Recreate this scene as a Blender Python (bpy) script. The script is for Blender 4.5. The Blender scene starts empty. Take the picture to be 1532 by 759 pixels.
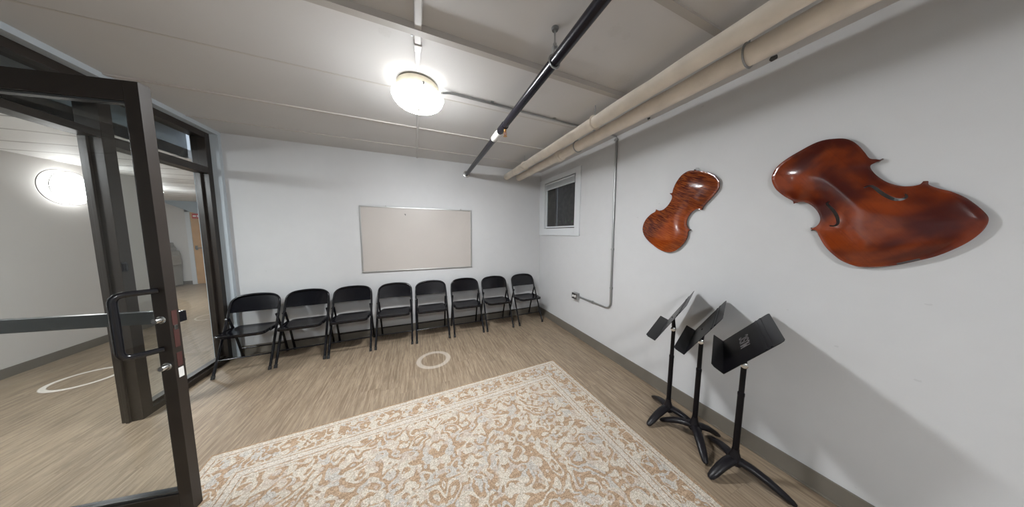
import bpy, bmesh, math, random
from math import sin, cos, pi, radians, hypot, atan2
from mathutils import Vector, Matrix
from mathutils.geometry import delaunay_2d_cdt
random.seed(7)
sc = bpy.context.scene
COL = sc.collection

# ------------------------------------------------------------------ materials
def mat(name, color, rough=.5, metal=0., coat=0., spec=.5, noise=0., nscale=20., bump=0., bscale=200.):
    m = bpy.data.materials.new(name); m.use_nodes = True
    nt = m.node_tree; b = nt.nodes['Principled BSDF']
    b.inputs['Base Color'].default_value = (*color, 1)
    b.inputs['Roughness'].default_value = rough
    b.inputs['Metallic'].default_value = metal
    b.inputs['Coat Weight'].default_value = coat
    b.inputs['Coat Roughness'].default_value = .06
    b.inputs['Specular IOR Level'].default_value = spec
    tc = nt.nodes.new('ShaderNodeTexCoord')
    if noise:
        n = nt.nodes.new('ShaderNodeTexNoise'); n.inputs['Scale'].default_value = nscale
        n.inputs['Detail'].default_value = 5
        nt.links.new(tc.outputs['Object'], n.inputs['Vector'])
        r = nt.nodes.new('ShaderNodeMapRange'); r.inputs[3].default_value = 1 - noise; r.inputs[4].default_value = 1 + noise
        r.inputs[1].default_value = .3; r.inputs[2].default_value = .7
        nt.links.new(n.outputs['Fac'], r.inputs[0])
        mx = nt.nodes.new('ShaderNodeVectorMath'); mx.operation = 'SCALE'
        mx.inputs[0].default_value = color
        nt.links.new(r.outputs[0], mx.inputs['Scale']); nt.links.new(mx.outputs[0], b.inputs['Base Color'])
    if bump:
        n2 = nt.nodes.new('ShaderNodeTexNoise'); n2.inputs['Scale'].default_value = bscale; n2.inputs['Detail'].default_value = 3
        nt.links.new(tc.outputs['Object'], n2.inputs['Vector'])
        bp = nt.nodes.new('ShaderNodeBump'); bp.inputs['Strength'].default_value = bump; bp.inputs['Distance'].default_value = .002
        nt.links.new(n2.outputs['Fac'], bp.inputs['Height']); nt.links.new(bp.outputs[0], b.inputs['Normal'])
    return m

def emit(name, color, strength):
    m = bpy.data.materials.new(name); m.use_nodes = True
    nt = m.node_tree; b = nt.nodes['Principled BSDF']
    b.inputs['Base Color'].default_value = (.8, .8, .8, 1)
    b.inputs['Emission Color'].default_value = (*color, 1); b.inputs['Emission Strength'].default_value = strength
    return m

class NT:
    """small helper for node graphs"""
    def __init__(s, m): s.m = m; s.t = m.node_tree; s.n = s.t.nodes; s.l = s.t.links
    def out(s, x): return x
    def val(s, inp, x):
        if isinstance(x, (int, float)): inp.default_value = x
        elif isinstance(x, tuple): inp.default_value = x if len(x) == len(inp.default_value) else (*x, 1)
        else: s.l.new(x, inp)
    def math(s, op, a, b=0., c=None, clamp=False):
        k = s.n.new('ShaderNodeMath'); k.operation = op; k.use_clamp = clamp
        s.val(k.inputs[0], a); s.val(k.inputs[1], b)
        if c is not None: s.val(k.inputs[2], c)
        return k.outputs[0]
    def noise(s, vec, scale, detail=3., rough=.5, dist=0.):
        k = s.n.new('ShaderNodeTexNoise'); s.l.new(vec, k.inputs['Vector']); k.inputs['Scale'].default_value = scale
        k.inputs['Detail'].default_value = detail; k.inputs['Roughness'].default_value = rough; k.inputs['Distortion'].default_value = dist
        return k.outputs['Fac'], k.outputs['Color']
    def comb(s, x, y, z):
        k = s.n.new('ShaderNodeCombineXYZ')
        for i, v in enumerate((x, y, z)): s.val(k.inputs[i], v)
        return k.outputs[0]
    def sep(s, v):
        k = s.n.new('ShaderNodeSeparateXYZ'); s.l.new(v, k.inputs[0]); return k.outputs
    def vmath(s, op, a, b=None, sc_=None):
        k = s.n.new('ShaderNodeVectorMath'); k.operation = op; s.val(k.inputs[0], a)
        if b is not None: s.val(k.inputs[1], b)
        if sc_ is not None: s.val(k.inputs['Scale'], sc_)
        return k.outputs['Value'] if op in ('DISTANCE', 'LENGTH', 'DOT_PRODUCT') else k.outputs[0]
    def mix(s, f, a, b):
        k = s.n.new('ShaderNodeMix'); k.data_type = 'RGBA'
        s.val(k.inputs[0], f); s.val(k.inputs[6], a); s.val(k.inputs[7], b); return k.outputs[2]
    def step(s, x, a, b):      # smooth ramp a->b : 0->1
        k = s.n.new('ShaderNodeMapRange'); k.interpolation_type = 'SMOOTHSTEP'
        s.val(k.inputs[0], x); k.inputs[1].default_value = a; k.inputs[2].default_value = b
        return k.outputs[0]
    def voro(s, vec, scale, feature='F1', rnd=1.):
        k = s.n.new('ShaderNodeTexVoronoi'); s.l.new(vec, k.inputs['Vector']); k.inputs['Scale'].default_value = scale
        k.feature = feature; k.inputs['Randomness'].default_value = rnd
        return k
    def bump(s, h, strength, dist):
        k = s.n.new('ShaderNodeBump'); s.l.new(h, k.inputs['Height']); k.inputs['Strength'].default_value = strength
        k.inputs['Distance'].default_value = dist; s.l.new(k.outputs[0], s.n['Principled BSDF'].inputs['Normal'])
    def obj(s):
        return s.n.new('ShaderNodeTexCoord').outputs['Object']

M = {}
def wall_mat(name, col):
    m = mat(name, col, .62, spec=.3); g = NT(m); o = g.obj()
    a, _ = g.noise(o, 1.3, 3); b, _ = g.noise(o, 9, 4)
    f = g.math('ADD', g.math('MULTIPLY', g.math('SUBTRACT', a, .5), .10), g.math('MULTIPLY', g.math('SUBTRACT', b, .5), .05))
    c = g.vmath('SCALE', col, sc_=g.math('ADD', f, 1.))
    # short faint scuffs
    v = g.voro(g.vmath('MULTIPLY', o, (1.2, 1.6, 3.2)), 2.6)
    n, _ = g.noise(o, 60, 2)
    sm = g.math('MULTIPLY', g.math('LESS_THAN', v.outputs['Distance'], .045), g.math('GREATER_THAN', n, .5))
    c2 = g.mix(g.math('MULTIPLY', sm, .22), c, tuple(x * .55 for x in col))
    g.l.new(c2, g.n['Principled BSDF'].inputs['Base Color'])
    fine, _ = g.noise(o, 160, 2); g.bump(fine, .12, .001)
    return m
M['wall'] = wall_mat('wall_paint', (.565, .57, .578))
M['wall_blue'] = wall_mat('cool_wall_paint', (.47, .52, .56))
M['hall_wall'] = wall_mat('hall_wall_paint', (.60, .58, .56))
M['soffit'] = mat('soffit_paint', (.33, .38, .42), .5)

def ceiling_mat():
    m = mat('ceiling_paint', (.57, .56, .552), .65, spec=.3); g = NT(m); o = g.obj()
    a, _ = g.noise(o, 1.1, 3); b, _ = g.noise(o, 40, 4)
    f = g.math('ADD', g.math('MULTIPLY', g.math('SUBTRACT', a, .5), .12), 1.)
    c = g.vmath('SCALE', (.57, .56, .552), sc_=f)
    # flaking patches at a few places on the slab
    mask = None
    for px, py, r in ((-.12, 1.52, .07), (1.03, 1.02, .08), (1.18, 1.35, .10), (1.12, 1.02, .05), (.95, 1.62, .10), (1.40, 1.28, .12), (-.4, 1.2, .05), (1.02, 1.15, .05)):
        d = g.vmath('DISTANCE', o, (px, py, 2.6))
        k = g.math('SUBTRACT', 1., g.math('DIVIDE', d, r), clamp=True)
        mask = k if mask is None else g.math('MAXIMUM', mask, k)
    fl, _ = g.noise(o, 70, 4, .7)
    pk = g.step(g.math('MULTIPLY', mask, fl), .22, .34)
    c = g.mix(g.math('MULTIPLY', pk, .25), c, (.50, .49, .47))
    g.l.new(c, g.n['Principled BSDF'].inputs['Base Color'])
    h = g.math('ADD', g.math('MULTIPLY', b, .25), g.math('MULTIPLY', pk, 2.))
    g.bump(h, .35, .002)
    return m
M['ceiling'] = ceiling_mat()
M['batten'] = mat('batten_paint', (.52, .49, .46), .6)

def hall_ceiling_mat():
    m = mat('hall_ceiling_paint', (.78, .77, .76), .6); g = NT(m); o = g.obj(); s = g.sep(o)
    w, _ = g.noise(o, 2.2, 2)
    y = g.math('ADD', s[1], g.math('MULTIPLY', w, .14))
    f = g.math('ABSOLUTE', g.math('SUBTRACT', g.math('FRACT', g.math('DIVIDE', y, .405)), .5))
    ln = g.math('LESS_THAN', f, .042)
    c = g.mix(g.math('MULTIPLY', ln, .72), (.78, .77, .76), (.2, .19, .18))
    g.l.new(c, g.n['Principled BSDF'].inputs['Base Color'])
    return m
M['hall_ceiling'] = hall_ceiling_mat()

def floor_mat():
    m = mat('vinyl_plank', (.3, .25, .2), .42, spec=.4); g = NT(m); o = g.obj(); s = g.sep(o)
    x, y = s[0], s[1]
    row = g.math('FLOOR', g.math('DIVIDE', x, .18))
    wn = g.n.new('ShaderNodeTexWhiteNoise'); wn.noise_dimensions = '1D'; g.l.new(row, wn.inputs['W'])
    yo = g.math('ADD', y, g.math('MULTIPLY', wn.outputs['Value'], 1.22))
    colr = g.math('FLOOR', g.math('DIVIDE', yo, 1.22))
    wn2 = g.n.new('ShaderNodeTexWhiteNoise'); wn2.noise_dimensions = '2D'; g.l.new(g.comb(row, colr, 0.), wn2.inputs['Vector'])
    pl = wn2.outputs['Value']
    v1 = g.comb(g.math('MULTIPLY', x, 52.), g.math('ADD', g.math('MULTIPLY', y, 3.2), g.math('MULTIPLY', pl, 40.)), 0.)
    a, _ = g.noise(v1, 1., 5, .62, .35)
    v2 = g.comb(g.math('MULTIPLY', x, 170.), g.math('ADD', g.math('MULTIPLY', y, 11.), g.math('MULTIPLY', pl, 17.)), 0.)
    b, _ = g.noise(v2, 1., 3, .6)
    v3 = g.comb(g.math('MULTIPLY', x, 9.), g.math('ADD', g.math('MULTIPLY', y, .9), g.math('MULTIPLY', pl, 9.)), 0.)
    d, _ = g.noise(v3, 1., 3, .5)
    c = g.mix(g.step(a, .30, .70), (.172, .125, .083), (.330, .258, .181))
    c = g.mix(g.math('MULTIPLY', g.step(b, .48, .62), .50), c, (.15, .115, .088))
    c = g.mix(g.math('MULTIPLY', g.step(d, .45, .7), .35), c, (.325, .252, .175))
    c = g.vmath('SCALE', c, sc_=g.math('ADD', .95, g.math('MULTIPLY', pl, .10)))
    ex = g.math('ABSOLUTE', g.math('SUBTRACT', g.math('FRACT', g.math('DIVIDE', x, .18)), .5))
    ey = g.math('ABSOLUTE', g.math('SUBTRACT', g.math('FRACT', g.math('DIVIDE', yo, 1.22)), .5))
    seam = g.math('MAXIMUM', g.math('GREATER_THAN', ex, .4935), g.math('GREATER_THAN', ey, .4988))
    c = g.mix(g.math('MULTIPLY', seam, .35), c, (.16, .12, .09))
    # pale navigation rings of a tour viewer, drawn into the floor colour
    for cx, cy, r, wd, k in ((.150, 2.73, .165, .018, .30), (-3.15, 3.71, .20, .013, .85), (-3.35, 5.7, .22, .008, .35)):
        dd = g.math('ABSOLUTE', g.math('SUBTRACT', g.vmath('DISTANCE', g.comb(x, y, 0.), (cx, cy, 0.)), r))
        ring = g.math('SUBTRACT', 1., g.step(dd, wd, wd * 1.8))
        c = g.mix(g.math('MULTIPLY', ring, k), c, (.78, .74, .68))
    g.l.new(c, g.n['Principled BSDF'].inputs['Base Color'])
    g.bump(g.math('ADD', a, g.math('MULTIPLY', b, .5)), .08, .001)
    return m
M['floor'] = floor_mat()

RUG_W, RUG_L = 2.76, 3.66
def rug_mat():
    m = mat('woven_wool', (.6, .5, .4), .95, spec=.1); g = NT(m); o = g.obj(); s = g.sep(o)
    hx, hy = RUG_W / 2, RUG_L / 2
    ax = g.math('ABSOLUTE', s[0]); ay = g.math('ABSOLUTE', s[1])
    e = g.math('MINIMUM', g.math('SUBTRACT', hx, ax), g.math('SUBTRACT', hy, ay))     # distance from the edge
    mir = g.comb(ax, s[1], 0.)
    _, wc = g.noise(mir, 4.5, 2)
    warp = g.vmath('ADD', mir, g.vmath('SCALE', g.vmath('SUBTRACT', wc, (.5, .5, .5)), sc_=.07))
    tan = (.305, .215, .143); cream = (.465, .42, .355); blue = (.405, .38, .345); pink = (.41, .345, .29); dark = (.27, .185, .13)
    # scrolls: narrow bands on noise contours, leaves and blossoms: rounded cells
    n1, _ = g.noise(warp, 8.5, 1.2, .45, .3)
    c1 = g.math('ABSOLUTE', g.math('SUBTRACT', g.math('FRACT', g.math('MULTIPLY', n1, 6.)), .5))
    scroll = g.math('SUBTRACT', 1., g.step(c1, .22, .26))
    v = g.voro(warp, 13., 'F1'); blob = g.math('SUBTRACT', 1., g.step(v.outputs['Distance'], .40, .46))
    v2 = g.voro(warp, 27., 'F1'); blob2 = g.math('SUBTRACT', 1., g.step(v2.outputs['Distance'], .30, .38))
    gate, _ = g.noise(mir, 3.2, 2)
    motif = g.math('MAXIMUM', scroll, g.math('MULTIPLY', blob, g.step(gate, .44, .5)))
    motif = g.math('MAXIMUM', motif, g.math('MULTIPLY', blob2, g.step(gate, .54, .50)))
    mcol = g.mix(g.step(g.sep(v.outputs['Color'])[0], .62, .66), cream, blue)
    mcol = g.mix(g.math('MULTIPLY', g.step(g.sep(v2.outputs['Color'])[1], .72, .76), .8), mcol, pink)
    # dark outlines around some motifs
    edge = g.math('MULTIPLY', g.math('LESS_THAN', g.math('ABSOLUTE', g.math('SUBTRACT', c1, .245)), .016), .6)
    st, _ = g.noise(g.comb(g.math('MULTIPLY', s[0], 5.), g.math('MULTIPLY', s[1], 60.), 0.), 1., 2)
    base = g.mix(g.step(st, .4, .65), tan, (.375, .27, .185))
    field = g.mix(motif, base, mcol); field = g.mix(edge, field, dark)
    # border ground: smaller flowers
    nb, _ = g.noise(warp, 12., 2., .5, .5)
    cb = g.math('ABSOLUTE', g.math('SUBTRACT', g.math('FRACT', g.math('MULTIPLY', nb, 5.)), .5))
    vb = g.voro(warp, 15., 'F1')
    mb = g.math('MAXIMUM', g.math('SUBTRACT', 1., g.step(cb, .16, .21)), g.math('SUBTRACT', 1., g.step(vb.outputs['Distance'], .36, .42)))
    bcol = g.mix(g.step(g.sep(vb.outputs['Color'])[0], .55, .6), cream, blue)
    bg = g.mix(mb, base, bcol)
    def band(a, b):
        return g.math('MULTIPLY', g.math('GREATER_THAN', e, a), g.math('LESS_THAN', e, b))
    c = g.mix(g.math('GREATER_THAN', e, .275), bg, field)
    for a, b, k in ((.014, .046, cream), (.046, .050, dark), (.054, .066, cream), (.205, .222, cream), (.222, .226, dark), (.230, .264, (.47, .43, .375)), (.264, .268, dark), (.272, .286, cream)):
        c = g.mix(g.math('MULTIPLY', band(a, b), .92), c, k)
    c = g.mix(g.math('LESS_THAN', e, .012), c, tan)
    # woven speckle
    fn, fc = g.noise(o, 105., 4, .9)
    c = g.vmath('SCALE', c, sc_=g.math('ADD', .26, g.math('MULTIPLY', fn, 1.5)))
    tuft = g.voro(o, 230., 'F1'); c = g.vmath('SCALE', c, sc_=g.math('ADD', .72, g.math('MULTIPLY', g.sep(tuft.outputs['Color'])[0], .56)))
    pn, _ = g.noise(o, 75., 3, .8)
    c = g.mix(g.math('MULTIPLY', g.step(pn, .50, .70), .22), c, (.45, .33, .24))
    g.l.new(c, g.n['Principled BSDF'].inputs['Base Color'])
    g.bump(g.math('ADD', fn, g.math('MULTIPLY', motif, .8)), .5, .003)
    return m
M['rug'] = rug_mat()

M['base'] = mat('vinyl_base', (.150, .135, .112), .45, noise=.08, nscale=4)
M['bronze'] = mat('bronze_aluminium', (.026, .0205, .017), .36, spec=.42, metal=.0, noise=.12, nscale=6)
M['bronze_edge'] = mat('bronze_edge', (.040, .042, .046), .33, metal=.4)
M['black'] = mat('gloss_black_steel', (.006, .006, .008), .22, spec=.6)
M['chair'] = mat('black_enamel', (.004, .004, .006), .17, spec=.40)
M['stand'] = mat('black_powder_coat', (.004, .0035, .005), .36, spec=.2)
M['stand_base'] = mat('black_cast_base', (.008, .007, .009), .38, spec=.3)
M['letters'] = mat('grey_stencil_ink', (.75, .73, .77), .6)
M['chrome'] = mat('chrome', (.62, .62, .6), .22, metal=1.)
M['galv'] = mat('galvanised_steel', (.40, .41, .41), .34, metal=.85)
M['alu'] = mat('aluminium', (.46, .46, .45), .35, metal=.7)
M['bar'] = mat('grey_anodised_bar', (.10, .105, .11), .25, metal=.6)
M['joint'] = mat('joint_strip_shade', (.40, .375, .345), .6)  # shade of the step face put into the colour as a darker tone
M['pipe'] = mat('pipe_jacket', (.76, .69, .60), .55, noise=.10, nscale=7, bump=.25, bscale=60)
M['spr'] = mat('black_pipe_paint', (.006, .005, .010), .26, spec=.35)
M['brass'] = mat('brass', (.55, .32, .12), .35, metal=.9)
M['white'] = mat('white_label', (.75, .74, .72), .5)
M['racepaint'] = mat('raceway_paint', (.52, .51, .50), .5)
M['white_trim'] = mat('white_casing', (.62, .64, .66), .4)
M['board'] = mat('board_surface', (.47, .437, .41), .28, spec=.4, noise=.02, nscale=3)
M['mark'] = mat('dark_mark', (.05, .05, .05), .7)
M['fence'] = mat('weathered_boards', (.050, .040, .034), .9, noise=.5, nscale=14)
M['leaf'] = mat('green_leaf', (.05, .11, .035), .7)
M['rust'] = mat('rusty_latch', (.060, .020, .017), .6)
M['rubber'] = mat('black_rubber', (.01, .01, .01), .7)
M['wood_door'] = mat('oak_veneer', (.52, .31, .15), .5, noise=.12, nscale=5)
M['red'] = mat('red_sign_paint', (.5, .03, .03), .5)
M['grey_plastic'] = mat('grey_machine_plastic', (.25, .25, .235), .5)
M['grey_dark'] = mat('dark_grey_plastic', (.12, .12, .12), .5)
M['hoop_and_ghost'] = mat('wire_hoop_and_ghost', (.16, .15, .14), .4, metal=.3)
M['pan'] = mat('cream_lamp_pan', (.7, .64, .5), .5)
M['lamp'] = emit('lit_glass_bowl', (.955, .98, 1), 125.)
g = NT(M['lamp']); z_ = g.sep(g.obj())[2]      # the bulbs sit low in the bowl: its rim glows less than its bottom
g.l.new(g.math('MULTIPLY', g.math('ADD', .05, g.math('MULTIPLY', g.step(z_, -.100, -.165), .93)), 290.), g.n['Principled BSDF'].inputs['Emission Strength'])
M['sconce'] = emit('lit_hall_disc', (1, .985, .97), 17.)

def glass_mat(name, tint=(.93, .95, .95), ior=1.5, dirt=.03):
    m = bpy.data.materials.new(name); m.use_nodes = True; nt = m.node_tree
    nt.nodes.clear()
    o = nt.nodes.new('ShaderNodeOutputMaterial'); t = nt.nodes.new('ShaderNodeBsdfTransparent'); t.inputs[0].default_value = (*tint, 1)
    gl = nt.nodes.new('ShaderNodeBsdfGlossy'); gl.inputs['Roughness'].default_value = .01
    lw = nt.nodes.new('ShaderNodeLayerWeight'); pw = nt.nodes.new('ShaderNodeMath'); pw.operation = 'POWER'; pw.inputs[1].default_value = 4.5
    nt.links.new(lw.outputs['Facing'], pw.inputs[0]); f = nt.nodes.new('ShaderNodeMath'); f.operation = 'MULTIPLY_ADD'
    nt.links.new(pw.outputs[0], f.inputs[0]); f.inputs[1].default_value = .9; f.inputs[2].default_value = .035
    mx = nt.nodes.new('ShaderNodeMixShader')
    nt.links.new(f.outputs[0], mx.inputs[0]); nt.links.new(t.outputs[0], mx.inputs[1]); nt.links.new(gl.outputs[0], mx.inputs[2])
    nt.links.new(mx.outputs[0], o.inputs[0])
    return m
M['glass'] = glass_mat('clear_glass')

def varnish(name, ang=0., flame=0.):
    m = mat(name, (.2, .03, .01), .17, coat=.22, spec=.35); g = NT(m); o = g.obj()
    a, _ = g.noise(o, 4.5, 3, .5, .3)
    c = g.mix(g.step(a, .38, .68), (.050, .0045, .002), (.225, .036, .005))
    b, _ = g.noise(o, 14., 4, .6)
    c = g.mix(g.math('MULTIPLY', g.step(b, .5, .72), .18 if flame else .35), c, (.045, .006, .003))
    s = g.sep(o)
    u = g.math('ADD', g.math('MULTIPLY', s[1], cos(ang)), g.math('MULTIPLY', s[2], sin(ang)))
    w = g.math('SUBTRACT', g.math('MULTIPLY', s[2], cos(ang)), g.math('MULTIPLY', s[1], sin(ang)))
    if flame:
        n, _ = g.noise(g.comb(g.math('MULTIPLY', u, 170.), g.math('MULTIPLY', w, 12.), 0.), 1., 3, .6, .5)
        c = g.mix(g.math('MULTIPLY', g.step(n, .42, .62), flame), c, (.40, .095, .012))
    else:
        n, _ = g.noise(g.comb(g.math('MULTIPLY', w, 160.), g.math('MULTIPLY', u, 4.), 0.), 1., 3, .6)
        c = g.mix(g.math('MULTIPLY', g.step(n, .5, .7), .25), c, (.06, .008, .003))
    g.l.new(c, g.n['Principled BSDF'].inputs['Base Color'])
    return m
M['varnish_back'] = varnish('red_brown_flamed_varnish', radians(115.5), .5)
M['varnish_top'] = varnish('red_brown_spruce_varnish', radians(55.4), 0.)
M['rib'] = mat('dark_edge_varnish', (.055, .014, .007), .3, coat=.3)
M['purfling'] = mat('purfling', (.02, .008, .005), .4)

# ------------------------------------------------------------------ mesh helpers
def link(name, bm, m, parent=None, smooth=None, loc=None, bevel=0., bseg=2, mats=None):
    me = bpy.data.meshes.new(name)
    bmesh.ops.recalc_face_normals(bm, faces=bm.faces[:])
    bm.to_mesh(me); bm.free()
    for k in (mats or [m]): me.materials.append(k)
    o = bpy.data.objects.new(name, me); COL.objects.link(o)
    if smooth is not None:
        me.shade_smooth(); me.set_sharp_from_angle(angle=radians(smooth))
    if bevel:
        b = o.modifiers.new('Bevel', 'BEVEL'); b.width = bevel; b.segments = bseg; b.limit_method = 'ANGLE'; b.angle_limit = radians(40)
    if parent: o.parent = parent
    if loc: o.location = loc
    return o

def box(bm, x0, x1, y0, y1, z0, z1, mtx=None, mi=0):
    vs = [Vector((x, y, z)) for x in (x0, x1) for y in (y0, y1) for z in (z0, z1)]
    if mtx is not None: vs = [mtx @ v for v in vs]
    v = [bm.verts.new(p) for p in vs]
    for f in ((0, 1, 3, 2), (4, 6, 7, 5), (0, 4, 5, 1), (2, 3, 7, 6), (0, 2, 6, 4), (1, 5, 7, 3)):
        bm.faces.new([v[i] for i in f]).material_index = mi

def B(*a, mtx=None):
    bm = bmesh.new()
    if isinstance(a[0], (tuple, list)):
        for q in a: box(bm, *q, mtx=mtx)
    else: box(bm, *a, mtx=mtx)
    return bm

def tube(bm, pts, r, seg=12, closed=False, flat=1.):
    pts = [Vector(p) for p in pts]; n = len(pts)
    rs = r if isinstance(r, (list, tuple)) else [r] * n
    def tan(i):
        if closed: return (pts[(i + 1) % n] - pts[i - 1]).normalized()
        if i == 0: return (pts[1] - pts[0]).normalized()
        if i == n - 1: return (pts[-1] - pts[-2]).normalized()
        return ((pts[i + 1] - pts[i]).normalized() + (pts[i] - pts[i - 1]).normalized()).normalized()
    t0 = tan(0); up = Vector((0, 0, 1)) if abs(t0.z) < .9 else Vector((1, 0, 0))
    nrm = (up - t0 * up.dot(t0)).normalized(); rings = []
    for i in range(n):
        t = tan(i); nrm = (nrm - t * nrm.dot(t)).normalized(); bn = t.cross(nrm)
        rings.append([bm.verts.new(pts[i] + (nrm * cos(2 * pi * k / seg) * flat + bn * sin(2 * pi * k / seg)) * rs[i]) for k in range(seg)])
    m = n if closed else n - 1
    for i in range(m):
        a, b = rings[i], rings[(i + 1) % n]
        for k in range(seg):
            bm.faces.new((a[k], a[(k + 1) % seg], b[(k + 1) % seg], b[k]))
    if not closed:
        bm.faces.new(rings[0][::-1]); bm.faces.new(rings[-1])

def T(pts, r, seg=12, closed=False, flat=1.):
    bm = bmesh.new(); tube(bm, pts, r, seg, closed, flat); return bm

def rnd(pts, rad, n=6):
    """round the corners of a polyline"""
    pts = [Vector(p) for p in pts]; out = [pts[0]]
    for i in range(1, len(pts) - 1):
        a, b, c = pts[i - 1], pts[i], pts[i + 1]
        r_ = min(rad, (a - b).length * .49, (c - b).length * .49)
        p = b + (a - b).normalized() * r_; q = b + (c - b).normalized() * r_
        for k in range(n + 1):
            t = k / n; out.append(p * (1 - t) ** 2 + b * 2 * t * (1 - t) + q * t * t)
    out.append(pts[-1]); return out

def lathe(bm, prof, c=(0, 0, 0), seg=48, axis='z'):
    c = Vector(c); rings = []
    for r, h in prof:
        ring = []
        for k in range(seg):
            a = 2 * pi * k / seg
            p = (r * cos(a), r * sin(a), h) if axis == 'z' else ((h, r * cos(a), r * sin(a)) if axis == 'x' else (r * cos(a), h, r * sin(a)))
            ring.append(bm.verts.new(c + Vector(p)))
        rings.append(ring)
    for a, b in zip(rings, rings[1:]):
        for k in range(seg): bm.faces.new((a[k], a[(k + 1) % seg], b[(k + 1) % seg], b[k]))
    bm.faces.new(rings[0][::-1]); bm.faces.new(rings[-1])

def L(prof, c=(0, 0, 0), seg=48, axis='z'):
    bm = bmesh.new(); lathe(bm, prof, c, seg, axis); return bm

def prism(bm, poly, f0, f1):
    """poly 2D, f0/f1 map (u,v)->3D"""
    a = [bm.verts.new(f0(*p)) for p in poly]; b = [bm.verts.new(f1(*p)) for p in poly]; n = len(poly)
    bm.faces.new(a[::-1]); bm.faces.new(b)
    for k in range(n): bm.faces.new((a[k], a[(k + 1) % n], b[(k + 1) % n], b[k]))

def thing(name, label, cat, loc=(0, 0, 0), rz=0., group=None):
    o = bpy.data.objects.new(name, None); COL.objects.link(o); o.empty_display_size = .1
    o.location = loc; o.rotation_euler = (0, 0, rz); return tag(o, label, cat, group)
def tag(o, label, cat, group=None):
    o['label'] = label; o['category'] = cat
    if group: o['group'] = group
    return o
def struct(name, bm, m, label=None, **k):
    o = link(name, bm, m, **k); o['kind'] = 'structure'
    if label: o['label'] = label
    return o
def dup(src, label=None, loc=None, rz=None):
    def cp(o, par):
        c = o.copy(); COL.objects.link(c); c.parent = par
        for ch in [x for x in COL.objects if x.parent == o]: cp(ch, c)
        return c
    r = cp(src, None)
    if label: r['label'] = label
    if loc is not None: r.location = loc
    if rz is not None: r.rotation_euler = (0, 0, rz)
    return r

# ------------------------------------------------------------------ room shell
XL, XR, YB, YN, ZC = -1.985, 2.124, 3.703, -3.4, 2.6
FX = -2.05                      # face of the glazed partition
struct('floor', B(-9.2, XR + .2, YN - .2, 9.6, -.15, 0), M['floor'])
struct('ceiling', B(-2.36, XR + .2, YN - .2, YB + .2, ZC, ZC + .15), M['ceiling'])
struct('wall_back', B(-2.2, XR + .2, YB, YB + .15, 0, ZC), M['wall'])
# right wall with the window hole
WY0, WY1, WZ0, WZ1 = 2.69, 3.53, 1.585, 2.36
struct('wall_right', B((XR, XR + .2, YN - .2, WY0, 0, ZC), (XR, XR + .2, WY1, YB, 0, ZC), (XR, XR + .2, WY0, WY1, 0, WZ0), (XR, XR + .2, WY0, WY1, WZ1, ZC)), M['wall'])
struct('wall_front', B(-2.2, XR + .2, YN - .2, YN, 0, ZC), M['wall'])
PY0 = .60                       # the glazed partition runs from here to the back wall
struct('wall_left', B((-2.2, XL, YN, PY0, 0, ZC), (-2.2, XL, PY0, YB, 2.56, ZC), (-2.2, XL, 3.66, YB, 0, 2.56)), M['wall_blue'])
struct('baseboard_right', B((XR - .010, XR, YN, YB, 0, .118), (XR - .018, XR - .010, YN, YB, 0, .012)), M['base'], bevel=.002)
struct('baseboard_back', B((XL, XR - .018, YB - .010, YB, 0, .118), (XL, XR - .018, YB - .018, YB - .010, 0, .012)), M['base'], bevel=.002)
struct('baseboard_left', B(XL, XL + .010, YN, PY0, 0, .118), M['base'])
# ceiling battens over the plank joints
tn = 0
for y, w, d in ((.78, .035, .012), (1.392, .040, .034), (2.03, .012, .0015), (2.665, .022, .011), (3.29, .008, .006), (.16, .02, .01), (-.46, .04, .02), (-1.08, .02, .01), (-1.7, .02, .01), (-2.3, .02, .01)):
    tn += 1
    struct('trim_%d' % tn, B(XL, 1.70, y, y + w, ZC - d, ZC), M['joint' if tn < 3 else 'batten'])  # the first two battens carry the painted-in shade

# glazed partition frame: structure, black-bronze storefront
FB = -2.16
def fr(*q, mtx=None): return q
frame = B((FB, FX, 3.60, 3.66, 0, 2.56), (FB, FX, 2.695, 2.775, 0, 2.50), (FB, FX, 1.74, 1.80, 0, 2.50), (FB, FX, PY0, PY0 + .06, 0, 2.50),
          (FB, FX, PY0, 3.60, 2.50, 2.56), (FB, FX, PY0 + .06, 1.74, 2.13, 2.20), (FB, FX, 1.80, 2.695, 2.165, 2.215), (FB, FX, 2.775, 3.60, 2.125, 2.195),
          (FB, FX, 2.775, 3.60, 0, .05), (FB + .02, FX - .03, 2.775, 3.60, .05, .075), (FB, FX, PY0 + .06, 1.74, 0, .07),
          (FB + .03, FX - .05, 3.575, 3.60, .05, 2.125), (FB + .03, FX - .05, 2.775, 2.79, .05, 2.125),
          (FB + .03, FX - .06, 2.68, 2.695, 0, 2.165))
struct('trim_20', frame, M['bronze'], label='dark bronze frame of the glazed partition', bevel=.002)
struct('window_2', B(-2.112, -2.106, 2.78, 3.597, .06, 2.14), M['glass'], label='clear fixed pane right of the door opening')
struct('window_3', B(-2.112, -2.106, 2.77, 3.597, 2.19, 2.51), M['glass'], label='small transom pane above the fixed pane')
struct('window_4', B(-2.112, -2.106, 1.79, 2.70, 2.21, 2.51), M['glass'], label='transom pane above the door opening')
struct('window_5', B(-2.112, -2.106, PY0 + .05, 1.75, .06, 2.51), M['glass'], label='clear pane beyond the hinge side')
# door strike on the jamb
o = tag(link('door_strike', B((-2.046, -2.030, 2.70, 2.715, 1.20, 1.255), (-2.05, -2.045, 2.697, 2.73, 1.19, 1.265)), M['black'], bevel=.002), 'small dark strike plate on the jamb post facing the door', 'strike plate')

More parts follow.
